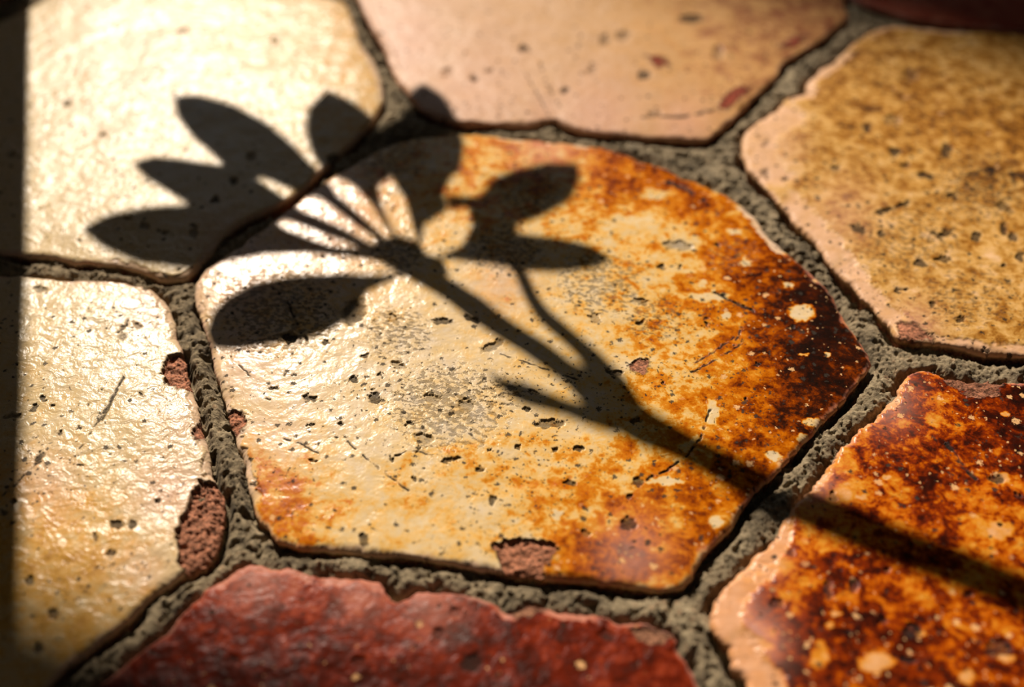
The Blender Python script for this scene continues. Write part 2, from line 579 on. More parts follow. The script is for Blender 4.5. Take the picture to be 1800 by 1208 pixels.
tile('hexagonal_tile', centre, m_centre, 11, 'glazed hexagonal tile in the middle, cream turning amber and dark brown at its right corner',
     n=2600, m=470, jag=0.38, sr=62,
     spts=[(400, 480, .12), (500, 700, .08), (700, 600, .12), (650, 780, .14), (800, 700, .15), (900, 650, .18), (1000, 560, .24), (1100, 480, .36),
           (850, 300, .42), (900, 250, .5), (1000, 330, .42), (1100, 300, .72), (1200, 330, .74), (1150, 400, .36), (1250, 400, .56), (1330, 370, .55),
           (1180, 450, .36), (1300, 470, .68), (1380, 480, .84), (1400, 560, .97), (1450, 600, 1), (1480, 560, .93), (1420, 680, .97), (1490, 640, .88),
           (1370, 640, .72), (1300, 560, .60), (1200, 540, .46), (1150, 600, .38), (1250, 640, .5), (1300, 720, .6), (1200, 720, .46), (1350, 780, .68),
           (1420, 740, .8), (1150, 740, .40), (1000, 760, .2), (850, 820, .3), (750, 850, .33), (980, 830, .44), (1080, 860, .48), (1150, 880, .55),
           (1250, 870, .62), (1200, 950, .66), (1100, 970, .74), (1050, 970, .66), (1150, 1010, .56), (950, 900, .4), (850, 920, .26), (700, 930, .24),
           (600, 930, .34), (520, 880, .46), (460, 870, .62), (490, 920, .64), (450, 820, .3), (560, 800, .22), (600, 700, .08), (700, 480, .22),
           (600, 400, .3), (700, 330, .34), (1050, 600, .26), (950, 500, .26), (520, 540, .2)],
     pinks=[(420, 470, 110, .5), (560, 380, 130, .6), (420, 620, 90, .35), (480, 780, 80, .3), (1110, 975, 60, .45), (880, 500, 60, .35), (960, 250, 60, .5)],
     chips=[([(395, 717), (422, 719), (437, 735), (423, 750), (415, 764), (404, 746)], 0.5),
            ([(866, 954), (913, 941), (964, 950), (986, 961), (964, 986), (950, 1015), (884, 1006), (880, 983)], 0.7),
            ([(1106, 642), (1124, 629), (1142, 633), (1139, 651), (1128, 660), (1110, 651)], 0.35)],
     pits=[(659, 696, 11, 11), (777, 565, 18, 6, -.1), (966, 745, 28, 8, -.05, .75), (865, 608, 22, 8, -.5, .6), (622, 665, 7, 6), (668, 658, 4, 4),
           (510, 592, 16, 9, .1, 1.0), (622, 547, 20, 26, .6, .8), (545, 700, 14, 6, .1), (480, 682, 9, 4), (640, 625, 7, 3), (573, 600, 8, 4),
           (792, 808, 20, 5, -.1), (842, 824, 7, 6), (865, 876, 7, 9, .4), (727, 843, 6, 7), (1000, 848, 12, 8), (1120, 848, 10, 9), (1106, 920, 15, 13),
           (1105, 871, 7, 5), (639, 948, 9, 13), (1190, 432, 27, 9, .1, .5), (1162, 468, 8, 5), (1195, 469, 5, 4), (1115, 740, 10, 7, -.4), (1018, 788, 10, 5),
           (910, 785, 5, 5), (860, 790, 5, 4), (700, 800, 5, 4), (690, 805, 6, 5), (925, 718, 6, 5), (975, 790, 5, 6), (1030, 935, 10, 8, 0, .6),
           (820, 712, 14, 12, 0, .5), (830, 560, 14, 6, .2), (1080, 655, 16, 6, .1), (1128, 530, 12, 6, .2, .6), (1045, 560, 12, 10, .4, .5),
           (1125, 567, 7, 5), (1260, 430, 5, 4), (1395, 572, 5, 4), (1330, 640, 4, 4), (1240, 570, 5, 4), (1310, 700, 4, 4), (1165, 672, 4, 4),
           (545, 745, 9, 4), (720, 745, 8, 5), (760, 700, 16, 10, .2, .45), (745, 770, 18, 8, .3, .45), (700, 640, 13, 6, .4, .5), (940, 690, 8, 4),
           (470, 700, 6, 3), (520, 660, 4, 3), (600, 745, 3, 6), (1240, 560, 4, 3), (690, 560, 10, 7, .3, .4), (550, 810, 9, 4), (450, 850, 10, 4, .2, .5),
           (735, 790, 3, 8, .3, .8), (500, 660, 3, 3)],
     cuts=[([(583, 765), (612, 778), (640, 802), (680, 834), (718, 862)], 2.4, .25), ([(500, 770), (530, 780), (560, 797)], 1.8, .15),
           ([(1195, 661), (1225, 650), (1260, 630), (1290, 612), (1318, 592)], 2.0, .2), ([(1218, 640), (1255, 618), (1290, 592)], 1.8, .2),
           ([(1289, 605), (1298, 590), (1303, 573)], 2.2, .2), ([(1253, 512), (1275, 523), (1305, 537), (1330, 548)], 3.0, .3),
           ([(1130, 845), (1172, 826), (1205, 802), (1232, 770), (1245, 725), (1258, 702)], 2.6, .3), ([(1172, 317), (1205, 330), (1237, 350)], 4, .3),
           ([(880, 622), (940, 642), (1020, 668)], 1.1, .1), ([(480, 505), (505, 528), (525, 575), (540, 595)], 4, .3), ([(405, 625), (440, 660)], 1.2, .1),
           ([(700, 800), (720, 790), (760, 800)], 1.0, .1)],
     etch=[(490, 548, 105, .72), (700, 443, 55, .8), (890, 440, 70, .7), (930, 335, 60, .7), (690, 270, 70, .7), (790, 715, 105, 1.0), (700, 585, 60, .8), (1060, 500, 80, .75), (1290, 450, 50, .6), (880, 690, 50, .6), (1150, 560, 60, .6)],
     pale=[(1410, 548, 26, 17, .12), (1252, 722, 12, 24, .15), (1360, 799, 13, 8, .1), (1258, 915, 13, 12, .1), (1137, 273, 11, 7, .1), (1290, 405, 15, 6, .15), (1245, 521, 40, 9, .2),
           (1195, 428, 42, 20, .2), (1311, 461, 10, 8, .1), (1386, 500, 9, 7, .1), (1276, 554, 9, 7, .1), (1235, 497, 8, 8, .15), (1430, 740, 20, 9, .2), (1415, 765, 14, 7, .2), (1454, 623, 7, 5, .15),
           (1412, 622, 9, 4, .3), (1105, 395, 60, 22, .28), (1150, 340, 30, 9, .3), (980, 905, 12, 8, .1), (1170, 845, 40, 7, .12), (1240, 240, 8, 5, .1), (1060, 640, 90, 24, .22)],
     worn=[(380, 500, 60, 1.5), (480, 760, 120, 1.2), (1340, 400, 60, 2.2), (960, 255, 90, 1.5)])

topleft = [(607, -2), (622, 39), (640, 78), (659, 105), (671, 136), (675, 172), (655, 205), (620, 246), (576, 286), (525, 332), (486, 356), (459, 370),
           (428, 385), (393, 408), (370, 437), (345, 466), (322, 483), (284, 485), (248, 469), (204, 460), (127, 455), (84, 447), (44, 444), (0, 442),
           hp(-2.0, 0.06), hp(-2.44, 0.866), (0, 36), (72, 0), hp(-1.95, 1.68), hp(-1.06, 1.68)]
m_tl = glaze('pale_cream_glaze', CREAM, (210, 40, 0), amp1=0.22, amp2=0.2, fleck=0.2, speck=0.30, rough=0.30, wrinkle=1.5, spec=0.085)
tile('hexagonal_tile', topleft, m_tl, 23, 'pale cream glazed hexagonal tile at upper left under the shadows of three pointed leaves',
     n=1500, m=270, stain=0.2, sr=130, relief=0.12,
     spts=[(620, 80, .46), (450, 60, .42), (640, 160, .44), (300, 60, .3), (120, 150, .15), (200, 330, .14), (400, 200, .2), (560, 160, .3), (120, 440, .18), (300, 440, .22), (250, 240, .15)],
     pinks=[(230, 100, 100, .3), (400, 420, 60, .3), (200, 200, 80, .2)],
     pits=[(118, 182, 9, 5, -.3, .7), (180, 236, 7, 5, -.2, .5), (483, 70, 6, 6, 0, .4), (320, 55, 10, 5, -.3, .4), (410, 316, 8, 8), (378, 350, 8, 6), (440, 272, 9, 8, 0, .6),
           (252, 395, 9, 8, 0, .6), (290, 408, 10, 5, 0, .6), (340, 405, 8, 10, 0, .6), (585, 275, 14, 10, 0, .9), (225, 382, 8, 5, 0, .5), (20, 272, 8, 5, 0, .6)],
     worn=[(660, 110, 60, 1.6), (300, 480, 120, 1.3)], tilt=(-0.004, 0.0))

top = [(631, -2), (650, 43), (674, 78), (689, 124), (712, 156), (735, 184), (770, 203), (806, 211), (880, 215), (935, 215), (973, 204), (993, 216),
       (1024, 226), (1106, 235), (1164, 240), (1240, 244), (1266, 226), (1296, 199), (1325, 168), (1366, 134), (1375, 106), (1419, 85), (1463, 51),
       (1496, 27), (1484, 6), hp(0.95, 2.55), hp(-0.44, 2.55), hp(-0.92, 1.76)]
m_top = glaze('rosy_buff_glaze', ROSE, (-150, 310, 0), amp1=0.26, amp2=0.2, fleck=0.1, speck=0.30, rough=0.42, wrinkle=0.9, clay=(150, 70, 50))
tile('hexagonal_tile', top, m_top, 37, 'rosy buff hexagonal tile at top centre with a few dark pits',
     z0=0.0004, n=1400, m=240, sr=120,
     spts=[(700, 60, .1), (800, 150, .08), (1000, 190, .12), (950, 60, .28), (1100, 130, .38), (1200, 60, .55), (1350, 40, .68), (1300, 130, .55), (1200, 200, .36), (1290, 170, .72), (1400, 70, .7), (870, 100, .2)],
     pinks=[(700, 80, 90, .5), (830, 170, 120, .35), (1050, 215, 90, .5), (1200, 225, 60, .5), (960, 210, 60, .4)],
     pits=[(833, 136, 8, 6), (920, 85, 11, 7, 0, .9), (991, 158, 9, 7, 0, .9), (1132, 132, 13, 8, 0, .85), (1215, 33, 22, 8, 0, .85), (1095, 62, 14, 9, 0, .55), (1062, 70, 10, 10, 0, .55), (1262, 92, 10, 12, 0, .4),
           (788, 125, 9, 9, 0, .3), (1040, 125, 8, 8, 0, .3), (1150, 200, 12, 5, 0, .5), (863, 125, 7, 7, 0, .3)],
     cuts=[([(925, 130), (945, 165), (965, 200)], 2.0, .25), ([(950, 110), (962, 150), (985, 185)], 1.6, .2), ([(1130, 205), (1200, 205), (1260, 190)], 3, .1)],
     chips=[([(1262, 190), (1275, 165), (1300, 150), (1325, 150), (1300, 172), (1280, 190)], 0.1), ([(1135, 98), (1165, 100), (1178, 112), (1155, 118)], 0.1),
            ([(1370, 80), (1400, 62), (1420, 62), (1400, 80)], 0.1)],
     worn=[(660, 60, 80, 2.0)])

right = [(1305, 250), (1308, 228), (1339, 204), (1369, 186), (1383, 171), (1419, 160), (1419, 138), (1463, 106), (1507, 66), (1543, 44), (1576, 40), (1660, 48),
         (1769, 54), (1830, 60), hp(2.44, 0.92), hp(2.0, 0.06), (1798, 621), (1747, 615), (1696, 605), (1638, 597), (1580, 593), (1572, 578), (1543, 546),
         (1514, 517), (1489, 484), (1456, 458), (1438, 422), (1398, 388), (1376, 360), (1339, 319), (1308, 282)]
m_right = glaze('sandy_glaze', SAND, (90, -260, 0), amp1=0.36, amp2=0.46, fleck=0.2, speck=0.62, rough=0.42, wrinkle=0.8)
tile('hexagonal_tile', right, m_right, 41, 'sandy yellow mottled hexagonal tile at upper right with a pale chipped left rim',
     z0=0.0006, n=1700, m=280, sr=85,
     spts=[(1360, 250, .2), (1440, 240, .42), (1500, 160, .62), (1480, 210, .58), (1600, 100, .5), (1700, 90, .38), (1780, 100, .45), (1700, 200, .62), (1600, 220, .55), (1750, 280, .6), (1500, 320, .38),
           (1600, 350, .4), (1700, 380, .36), (1560, 420, .34), (1700, 480, .34), (1620, 520, .45), (1780, 560, .5), (1700, 580, .36), (1550, 500, .36), (1450, 300, .42)],
     pinks=[(1360, 260, 50, .4), (1480, 380, 60, .3), (1600, 585, 50, .6)],
     chips=[([(1574, 560), (1610, 566), (1640, 585), (1640, 596), (1582, 594)], 0.3)],
     pits=[(1572, 267, 11, 8), (1590, 290, 8, 6, 0, .6), (1523, 222, 9, 8), (1628, 308, 15, 6, .1), (1663, 265, 10, 14, .6), (1675, 343, 9, 6), (1555, 370, 18, 5, -.3), (1587, 358, 14, 5, -.2),
           (1660, 411, 16, 7, -.4), (1716, 415, 11, 7, -.2), (1766, 466, 6, 5), (1618, 462, 12, 7, .2), (1655, 455, 18, 6, 0, .8), (1549, 410, 6, 6), (1510, 402, 14, 8, .4), (1585, 508, 12, 5), (1638, 533, 6, 7),
           (1793, 450, 8, 10), (1780, 418, 9, 8), (1765, 402, 6, 9), (1765, 365, 18, 7, .5, .7), (1600, 130, 14, 10, 0, .35), (1570, 210, 16, 9, 0, .4), (1470, 295, 8, 6, 0, .6), (1380, 311, 8, 6, 0, .8),
           (1345, 300, 9, 6, 0, .6), (1348, 250, 7, 6, 0, .4), (1640, 410, 6, 4), (1690, 560, 6, 5), (1735, 610, 5, 5)],
     cuts=[([(1690, 312), (1722, 300), (1752, 297), (1798, 312)], 4, .15), ([(1748, 297), (1740, 320), (1745, 345)], 4, .1), ([(1690, 312), (1712, 335)], 3, .1)],
     etch=[(1720, 330, 90, .8), (1600, 420, 100, .6), (1700, 520, 90, .5)],
     worn=[(1360, 250, 75, 9.0), (1450, 400, 90, 6.0), (1530, 510, 80, 4.5), (1720, 600, 110, 2.5), (1440, 130, 70, 3.0), (1620, 45, 90, 2.5)], jag=0.5)

botright = [(1592, 660), (1608, 651), (1636, 648), (1660, 655), (1700, 664), (1769, 668), (1800, 664), hp(2.0, -0.06), hp(2.44, -0.8), hp(2.0, -1.66), hp(1.1, -1.7),
            (1325, 1240), (1308, 1190), (1286, 1165), (1283, 1136), (1259, 1114), (1244, 1082), (1248, 1059), (1277, 1025), (1310, 990), (1345, 965), (1360, 940), (1376, 912), (1400, 882),
            (1423, 856), (1452, 830), (1467, 797), (1507, 757), (1532, 735), (1570, 700)]
m_br = glaze('ember_glaze', EMBER, (-330, -70, 0), amp1=0.28, amp2=0.40, fleck=0.45, speck=0.35, rough=0.26, wrinkle=0.9)
tile('hexagonal_tile', botright, m_br, 53, 'dark amber and red-brown mottled hexagonal tile at lower right crossed by the stem shadow',
     n=1900, m=330, sr=75,
     spts=[(1640, 690, .65), (1640, 730, .4), (1720, 700, .8), (1780, 760, .8), (1600, 790, .72), (1500, 810, .48), (1560, 850, .6), (1650, 830, .66), (1760, 850, .55), (1480, 870, .35), (1420, 920, .38),
           (1400, 1000, .45), (1480, 970, .66), (1520, 1050, .66), (1430, 1100, .6), (1600, 1000, .55), (1700, 940, .5), (1650, 1080, .52), (1760, 1080, .58), (1560, 1150, .74), (1700, 1170, .66), (1400, 1180, .7), (1340, 1060, .5), (1780, 950, .45)],
     pinks=[(1560, 700, 50, .5), (1430, 850, 40, .5), (1280, 1060, 50, .9), (1330, 980, 40, .8), (1310, 1130, 60, .9), (1330, 1180, 40, .6)],
     chips=[([(1640, 642), (1660, 650), (1700, 659), (1770, 662), (1755, 684), (1707, 688), (1672, 676), (1655, 660)], 0.7, 0.45), ([(1690, 689), (1755, 687), (1760, 695), (1700, 697)], 0.2)],
     pits=[(1752, 842, 17, 10, 0, .9), (1605, 1108, 18, 14, 0, .75), (1455, 1035, 9, 18, 0, .7), (1595, 1160, 16, 8, 0, .7), (1755, 1140, 24, 17, 0, .75), (1500, 1030, 8, 10, 0, .6), (1365, 1060, 13, 9, 0, .6),
           (1757, 925, 5, 5), (1390, 970, 7, 8, 0, .6), (1558, 1000, 8, 7, 0, .6), (1465, 870, 8, 8, 0, .7), (1700, 1045, 8, 6, 0, .6), (1550, 1090, 8, 6, 0, .6), (1790, 870, 8, 5, 0, .7)],
     cuts=[([(1665, 780), (1690, 815), (1714, 840)], 6, .3)],
     pale=[(1645, 738, 24, 13, .3), (1590, 745, 14, 8, .36), (1768, 728, 10, 7, .1), (1760, 932, 24, 20, .12), (1540, 1165, 34, 20, .1), (1700, 1190, 18, 14, .15), (1475, 870, 28, 14, .25), (1340, 985, 22, 14, .1),
           (1515, 872, 12, 6, .1), (1560, 838, 8, 5, .1), (1458, 1100, 10, 8, .1), (1762, 842, 14, 12, .15), (1440, 1150, 18, 26, .3), (1620, 1112, 10, 10, .15), (1770, 1158, 18, 8, .15), (1468, 1078, 8, 6, .1)],
     worn=[(1290, 1070, 110, 5.0), (1330, 1170, 70, 6.0), (1340, 960, 60, 3.0), (1420, 870, 60, 1.2), (1560, 710, 60, 1.2)], jag=0.6)

bottom = [(404, 1001), (430, 990), (466, 987), (524, 1000), (568, 1005), (610, 1009), (640, 1012), (668, 1020), (683, 1040), (698, 1053), (718, 1046), (746, 1034), (804, 1039),
          (862, 1047), (880, 1060), (893, 1071), (912, 1066), (935, 1059), (970, 1064), (1001, 1070), (1026, 1078), (1059, 1078), (1092, 1088), (1146, 1096), (1190, 1113), (1186, 1139),
          (1212, 1165), (1234, 1208), hp(0.93, -1.73), hp(0.46, -2.53), hp(-0.46, -2.53), hp(-0.94, -1.74), (168, 1205), (218, 1163), (269, 1125), (299, 1092), (328, 1067), (364, 1030)]
m_bot = glaze('terracotta_red', RED, (60, 400, 0), amp1=0.34, amp2=0.40, fleck=0.12, speck=0.25, rough=0.3, wrinkle=1.5, spec=0.03, clay=(150, 105, 80))
tile('hexagonal_tile', bottom, m_bot, 67, 'terracotta red hexagonal tile with ragged edge at bottom centre',
     z0=-0.0003, n=1700, m=280, sr=90, jag=0.55, relief=0.16,
     spts=[(440, 1010, .25), (560, 1020, .28), (700, 1070, .3), (640, 1050, .3), (850, 1060, .45), (1000, 1090, .48), (1100, 1110, .45), (1150, 1180, .5), (1000, 1180, .66), (900, 1190, .74), (800, 1140, .72), (500, 1100, .62),
           (600, 1170, .7), (400, 1150, .7), (900, 1110, .5), (700, 1200, .75), (350, 1080, .45)],
     pinks=[(450, 1000, 60, .35), (640, 1030, 60, .25), (760, 1050, 60, .3)],
     chips=[([(1103, 1103), (1143, 1096), (1190, 1114), (1161, 1132), (1121, 1125)], 0.4), ([(893, 1072), (935, 1060), (960, 1068), (930, 1082), (905, 1082)], 0.3)],
     pits=[(828, 1165, 20, 17, -.4, .85), (770, 1112, 11, 11, 0, .5), (410, 1155, 14, 8, 0, .6), (800, 1075, 10, 10, 0, .3), (1065, 1115, 16, 12, 0, .4), (630, 1160, 12, 9, 0, .5)],
     worn=[(460, 1000, 90, 1.8), (620, 1020, 60, 1.6), (960, 1075, 90, 1.6)])

left = [(0, 484), (40, 480), (109, 484), (182, 489), (237, 494), (270, 506), (291, 526), (304, 553), (309, 582), (322, 616), (330, 650), (339, 691), (350, 728), (353, 746), (364, 782), (371, 815),
        (378, 842), (392, 858), (392, 914), (380, 955), (364, 986), (317, 1005), (291, 1027), (255, 1052), (233, 1078), (189, 1114), (146, 1143), (109, 1176), (60, 1222), hp(-1.1, -1.66),
        hp(-1.96, -1.66), hp(-2.42, -0.866), hp(-1.98, -0.03)]
m_left = glaze('ivory_glaze', CREAM, (140, 170, 0), amp1=0.20, amp2=0.24, fleck=0.25, speck=0.42, rough=0.26, wrinkle=1.7, spec=0.12)
tile('hexagonal_tile', left, m_left, 79, 'ivory glazed hexagonal tile at lower left with two clay chips in its right edge',
     n=2000, m=340, sr=95, relief=0.13,
     spts=[(100, 520, .12), (250, 560, .08), (60, 640, .3), (200, 680, .1), (300, 750, .14), (100, 800, .25), (220, 800, .3), (320, 850, .14), (180, 900, .42), (130, 960, .62), (180, 1000, .66), (260, 920, .25),
           (280, 980, .22), (60, 1000, .45), (60, 1120, .42), (150, 1080, .4), (30, 900, .4), (240, 1040, .35)],
     pinks=[(300, 860, 70, .5), (270, 530, 50, .4), (320, 740, 60, .3), (80, 850, 60, .35), (250, 1000, 50, .3)],
     chips=[([(350, 841), (339, 859), (320, 903), (309, 928), (313, 986), (330, 1010), (368, 990), (400, 914), (400, 855), (385, 843), (371, 840)], 1.2, 0.12),
            ([(291, 626), (282, 651), (291, 669), (317, 682), (345, 680), (330, 640), (326, 612), (305, 616)], 1.0),
            ([(350, 735), (335, 755), (340, 768), (362, 760), (362, 740)], .6)],
     pits=[(249, 692, 5, 4), (240, 567, 7, 6, 0, .5), (216, 572, 16, 4, -.8, .8), (204, 920, 11, 8), (233, 920, 9, 7), (169, 944, 6, 6, 0, .8), (195, 972, 11, 6, -.3), (275, 877, 4, 5), (135, 1050, 3, 3), (24, 883, 6, 5),
           (8, 900, 7, 5, 0, .8), (53, 1020, 9, 8, 0, .8), (92, 1078, 10, 9, 0, .8), (66, 1138, 9, 10, 0, .9), (92, 711, 5, 4), (60, 715, 6, 4), (75, 700, 4, 4), (20, 730, 16, 6, 0, .6), (140, 752, 5, 3),
           (124, 811, 3, 3), (140, 817, 6, 3), (105, 760, 3, 8, .6, .8), (70, 806, 12, 4, -.9, .9), (155, 710, 3, 3), (180, 684, 3, 3), (70, 505, 12, 7, 0, .6), (215, 590, 7, 3, 0, .6), (30, 640, 4, 5), (255, 500, 9, 4)],
     cuts=[([(218, 660), (205, 683), (190, 710), (172, 740)], 3.4, .25), ([(172, 738), (158, 762), (138, 792)], 1.0, .1), ([(0, 877), (22, 858), (40, 838), (62, 816), (84, 788)], 2.2, .2),
           ([(203, 690), (188, 722), (178, 738)], 1.6, .1)],
     worn=[(340, 760, 90, 1.0), (360, 840, 40, 1.0), (200, 490, 130, 1.5)], tilt=(-0.002, 0))

m_far = glaze('oxblood_glaze', RED, (500, 100, 0), fleck=0.1, speck=0.2, rough=0.45)
tile('hexagonal_tile', hexagon(1.5, 2.598, 0.93), m_far, 83, 'deep oxblood red tile cut off by the top right corner', z0=0.0, n=700, m=90, stain=0.2)
m_dk = glaze('umber_glaze', EMBER, (-500, 300, 0), fleck=0.1, speck=0.2, rough=0.4)
tile('hexagonal_tile', hexagon(-3.0, 1.732, 0.95), m_dk, 89, 'dark tile whose edge shows in the top left corner behind a black joint', n=600, m=80, stain=0.85)

# tiles of the same floor just beyond the frame
ring = [(-1.5, 2.598, CREAM, .35, 'cream tile beyond the top edge behind the pale upper left tile'),
        (-3.0, 0.0, CREAM, .3, 'cream tile beyond the left edge'),
        (3.0, 0.0, EMBER, .5, 'amber tile beyond the right edge'),
        (0.0, 3.464, ROSE, .35, 'buff tile beyond the top edge behind the rosy tile'),
        (3.0, 1.732, SAND, .5, 'sandy tile beyond the right edge behind the mottled yellow tile'),
        (-3.0, -1.732, CREAM, .4, 'cream tile beyond the lower left corner'),
        (3.0, -1.732, RED, .5, 'red tile beyond the lower right corner'),
        (-1.5, -2.598, RED, .6, 'red tile below the bottom edge beside the ivory tile'),
        (1.5, -2.598, HONEY, .5, 'honey tile below the bottom edge beside the amber tile')]
for k, (cx, cy, stp, v, lb) in enumerate(ring):
    mt = glaze('plain_glaze', stp, (37 * k, 61 * k + 700, 0))
    tile('hexagonal_tile', hexagon(cx, cy, 0.94), mt, 101 + k, lb, n=400, m=60, stain=v)


# ------------------------------------------------------------------ floor slab with the mortar of the joints
def build_floor():
    x0, x1, y0, y1 = -3.6 * SIDE, 3.7 * SIDE, -3.0 * SIDE, 4.0 * SIDE
    fx0, fx1, fy0, fy1 = -2.35 * SIDE, 2.45 * SIDE, -1.75 * SIDE, 2.75 * SIDE
    cs = 0.002
    gx, gy = np.arange(x0, x1, cs), np.arange(y0, y1, cs)
    GX, GY = np.meshgrid(gx, gy)
    P = np.stack([GX.ravel(), GY.ravel()], 1)
    sd = np.full(len(P), -1.0)
    for poly in TILE_POLYS:
        bb = (P[:, 0] > poly[:, 0].min() - .02) & (P[:, 0] < poly[:, 0].max() + .02) & (P[:, 1] > poly[:, 1].min() - .02) & (P[:, 1] < poly[:, 1].max() + .02)
        sd[bb] = np.maximum(sd[bb], poly_sd(P[bb], poly))
    sd = sd.reshape(GX.shape)
    fs = 0.00028
    ax, ay = np.arange(fx0, fx1, fs), np.arange(fy0, fy1, fs)
    AX, AY = np.meshgrid(ax, ay)
    u, v = (AX - x0) / cs, (AY - y0) / cs
    i, j = u.astype(int), v.astype(int)
    u, v = u - i, v - j
    S = (sd[j, i] * (1 - u) + sd[j, i + 1] * u) * (1 - v) + (sd[j + 1, i] * (1 - u) + sd[j + 1, i + 1] * u) * v
    keep = S < 0.005
    idx = np.full(AX.shape, -1)
    idx[keep] = np.arange(keep.sum())
    x, y = AX[keep] * 1000, AY[keep] * 1000
    s = S[keep] * 1000
    z = -2.5 + 0.8 * fbm(x / 13, y / 13, 5, 3) + 0.5 * fbm(x / 4.2, y / 4.2, 8, 4, 0.55) + 0.55 * np.abs(fbm(x / 1.3, y / 1.3, 15, 4, 0.6))
    z += 1.1 * np.exp(-np.abs(s + 4.0) ** 2 / 8.0)                       # mounded along the middle of the joint
    z -= 3.0 * np.exp(-((s + 0.2) / 1.0) ** 2) * smooth(-0.5, 0.3, fbm(x / 11, y / 11, 71, 3))   # open cracks along the tiles
    z -= 1.2 * smooth(0.3, 0.7, fbm(x / 2.2, y / 2.2, 91, 3, 0.6))
    z -= 0.9 * np.maximum(0, pnoise(x / 2.6, y / 2.6, 31) - 0.35) * 3
    grain = np.clip(fbm(x / 1.1, y / 1.1, 44, 3, 0.6) * 0.5 + 0.5, 0, 1)
    V = np.stack([AX[keep], AY[keep], np.minimum(z, -0.7) / 1000], 1)
    q = np.stack([idx[:-1, :-1], idx[:-1, 1:], idx[1:, 1:], idx[1:, :-1]], -1).reshape(-1, 4)
    q = q[(q >= 0).all(1)]
    # slab below, and flat mortar level further out
    n0 = len(V)
    e = 5.0
    box = np.array([[-e, -e, FLOOR_Z], [e, -e, FLOOR_Z], [e, e, FLOOR_Z], [-e, e, FLOOR_Z],
                    [-e, -e, -0.06], [e, -e, -0.06], [e, e, -0.06], [-e, e, -0.06]])
    bq = np.array([[0, 1, 2, 3], [4, 7, 6, 5], [0, 4, 5, 1], [1, 5, 6, 2], [2, 6, 7, 3], [3, 7, 4, 0]]) + n0
    out = []
    oq = []
    zz = -0.0035
    rects = [(-e, -e, e, fy0), (-e, fy1, e, e), (-e, fy0, fx0, fy1), (fx1, fy0, e, fy1)]
    b = n0 + 8
    for (a0, b0, a1, b1) in rects:
        out += [[a0, b0, zz], [a1, b0, zz], [a1, b1, zz], [a0, b1, zz]]
        oq.append([b, b + 1, b + 2, b + 3])
        b += 4
    V = np.vstack([V, box, np.array(out)])
    q = np.vstack([q, bq, np.array(oq)])
    at = np.zeros((len(V), 4))
    at[:n0, 0] = grain
    at[n0:, 0] = 0.5
    mt = NT('mortar')
    co = mt.coord()
    a1, _ = mt.noise(co, 0.09, 4, 0.6)
    a2, a2c = mt.noise(co, 0.8, 6, 0.7)
    a3, _ = mt.noise(co, 3.0, 4, 0.7)
    t = mt.math('ADD', mt.math('MULTIPLY', a1, 0.45), mt.math('MULTIPLY', a2, 0.6), clamp=True)
    col = mt.ramp(t, [(0.32, lin((58, 50, 37))), (0.45, lin((116, 101, 76))), (0.56, lin((162, 143, 111))), (0.72, lin((210, 188, 152)))])
    vo = mt.n('TexVoronoi')
    vo.inputs['Scale'].default_value = 0.55
    mt.t.links.new(co, vo.inputs['Vector'])
    g = mt.math('MULTIPLY', mt.step(mt.math('SUBTRACT', 0.34, vo.outputs['Distance']), 0.0, 0.08), mt.step(a1, 0.5, 0.62))
    col = mt.mix(mt.math('MULTIPLY', g, 0.55), col, lin((176, 140, 104)))
    mt.put(mt.b.inputs['Base Color'], col)
    mt.b.inputs['Roughness'].default_value = 0.9
    h = mt.math('ADD', mt.math('MULTIPLY', a2, 0.8), mt.math('MULTIPLY', a3, 0.35))
    mt.t.links.new(mt.bump(h, 0.0011), mt.b.inputs['Normal'])
    o = mesh_from('floor', V, q, mt.m, attr=at)
    tag(o, 'grey-brown mortar filling the joints between the hexagonal tiles', None, None, 'structure')


build_floor()


# ------------------------------------------------------------------ the plant out of frame whose shadow crosses the floor
def leaf_obj(poly, t0, parent, mat, c0=(690, 445), cup=0.012, name='leaf'):
    """a leaf blade: the outline lies at t0 metres along the sunbeam above the floor, cupped and drooping, 0.5 mm thick"""
    poly, _ = resample(np.asarray(poly, float), 90)
    ctr = poly.mean(0)
    G = ground(poly)
    c = ground([ctr])[0]
    rings = [1.0, 0.85, 0.68, 0.5, 0.32, 0.15]
    V = []
    ax = c[:2] - ground([c0])[0][:2]
    ax = ax / (np.hypot(*ax) + 1e-9)
    for r in rings + [0.0]:
        g = c + (G - c) * r
        if r == 0.0:
            g = c[None]
        lat = (g[:, :2] - c[:2]) @ np.array([-ax[1], ax[0]])
        lon = (g[:, :2] - c[:2]) @ ax
        t = t0 + cup * (np.abs(lat) / 0.012) ** 1.3 * 0.5 + lon * 0.35 - 4.0 * lon ** 2
        V.append(g + t[:, None] * L)
    V = np.vstack(V)
    n = len(poly)
    i = np.arange(n)
    j = (i + 1) % n
    q = np.vstack([np.stack([k * n + i, k * n + j, (k + 1) * n + j, (k + 1) * n + i], 1) for k in range(len(rings) - 1)])
    k = (len(rings) - 1) * n
    tri = [[k + a, k + (a + 1) % n, k + n] for a in range(n)]
    o = mesh_from(name, V, q, mat, parent=parent, loc=parent.location, extra=tri)
    md = o.modifiers.new('thickness', 'SOLIDIFY')
    md.thickness = 0.0005
    return o


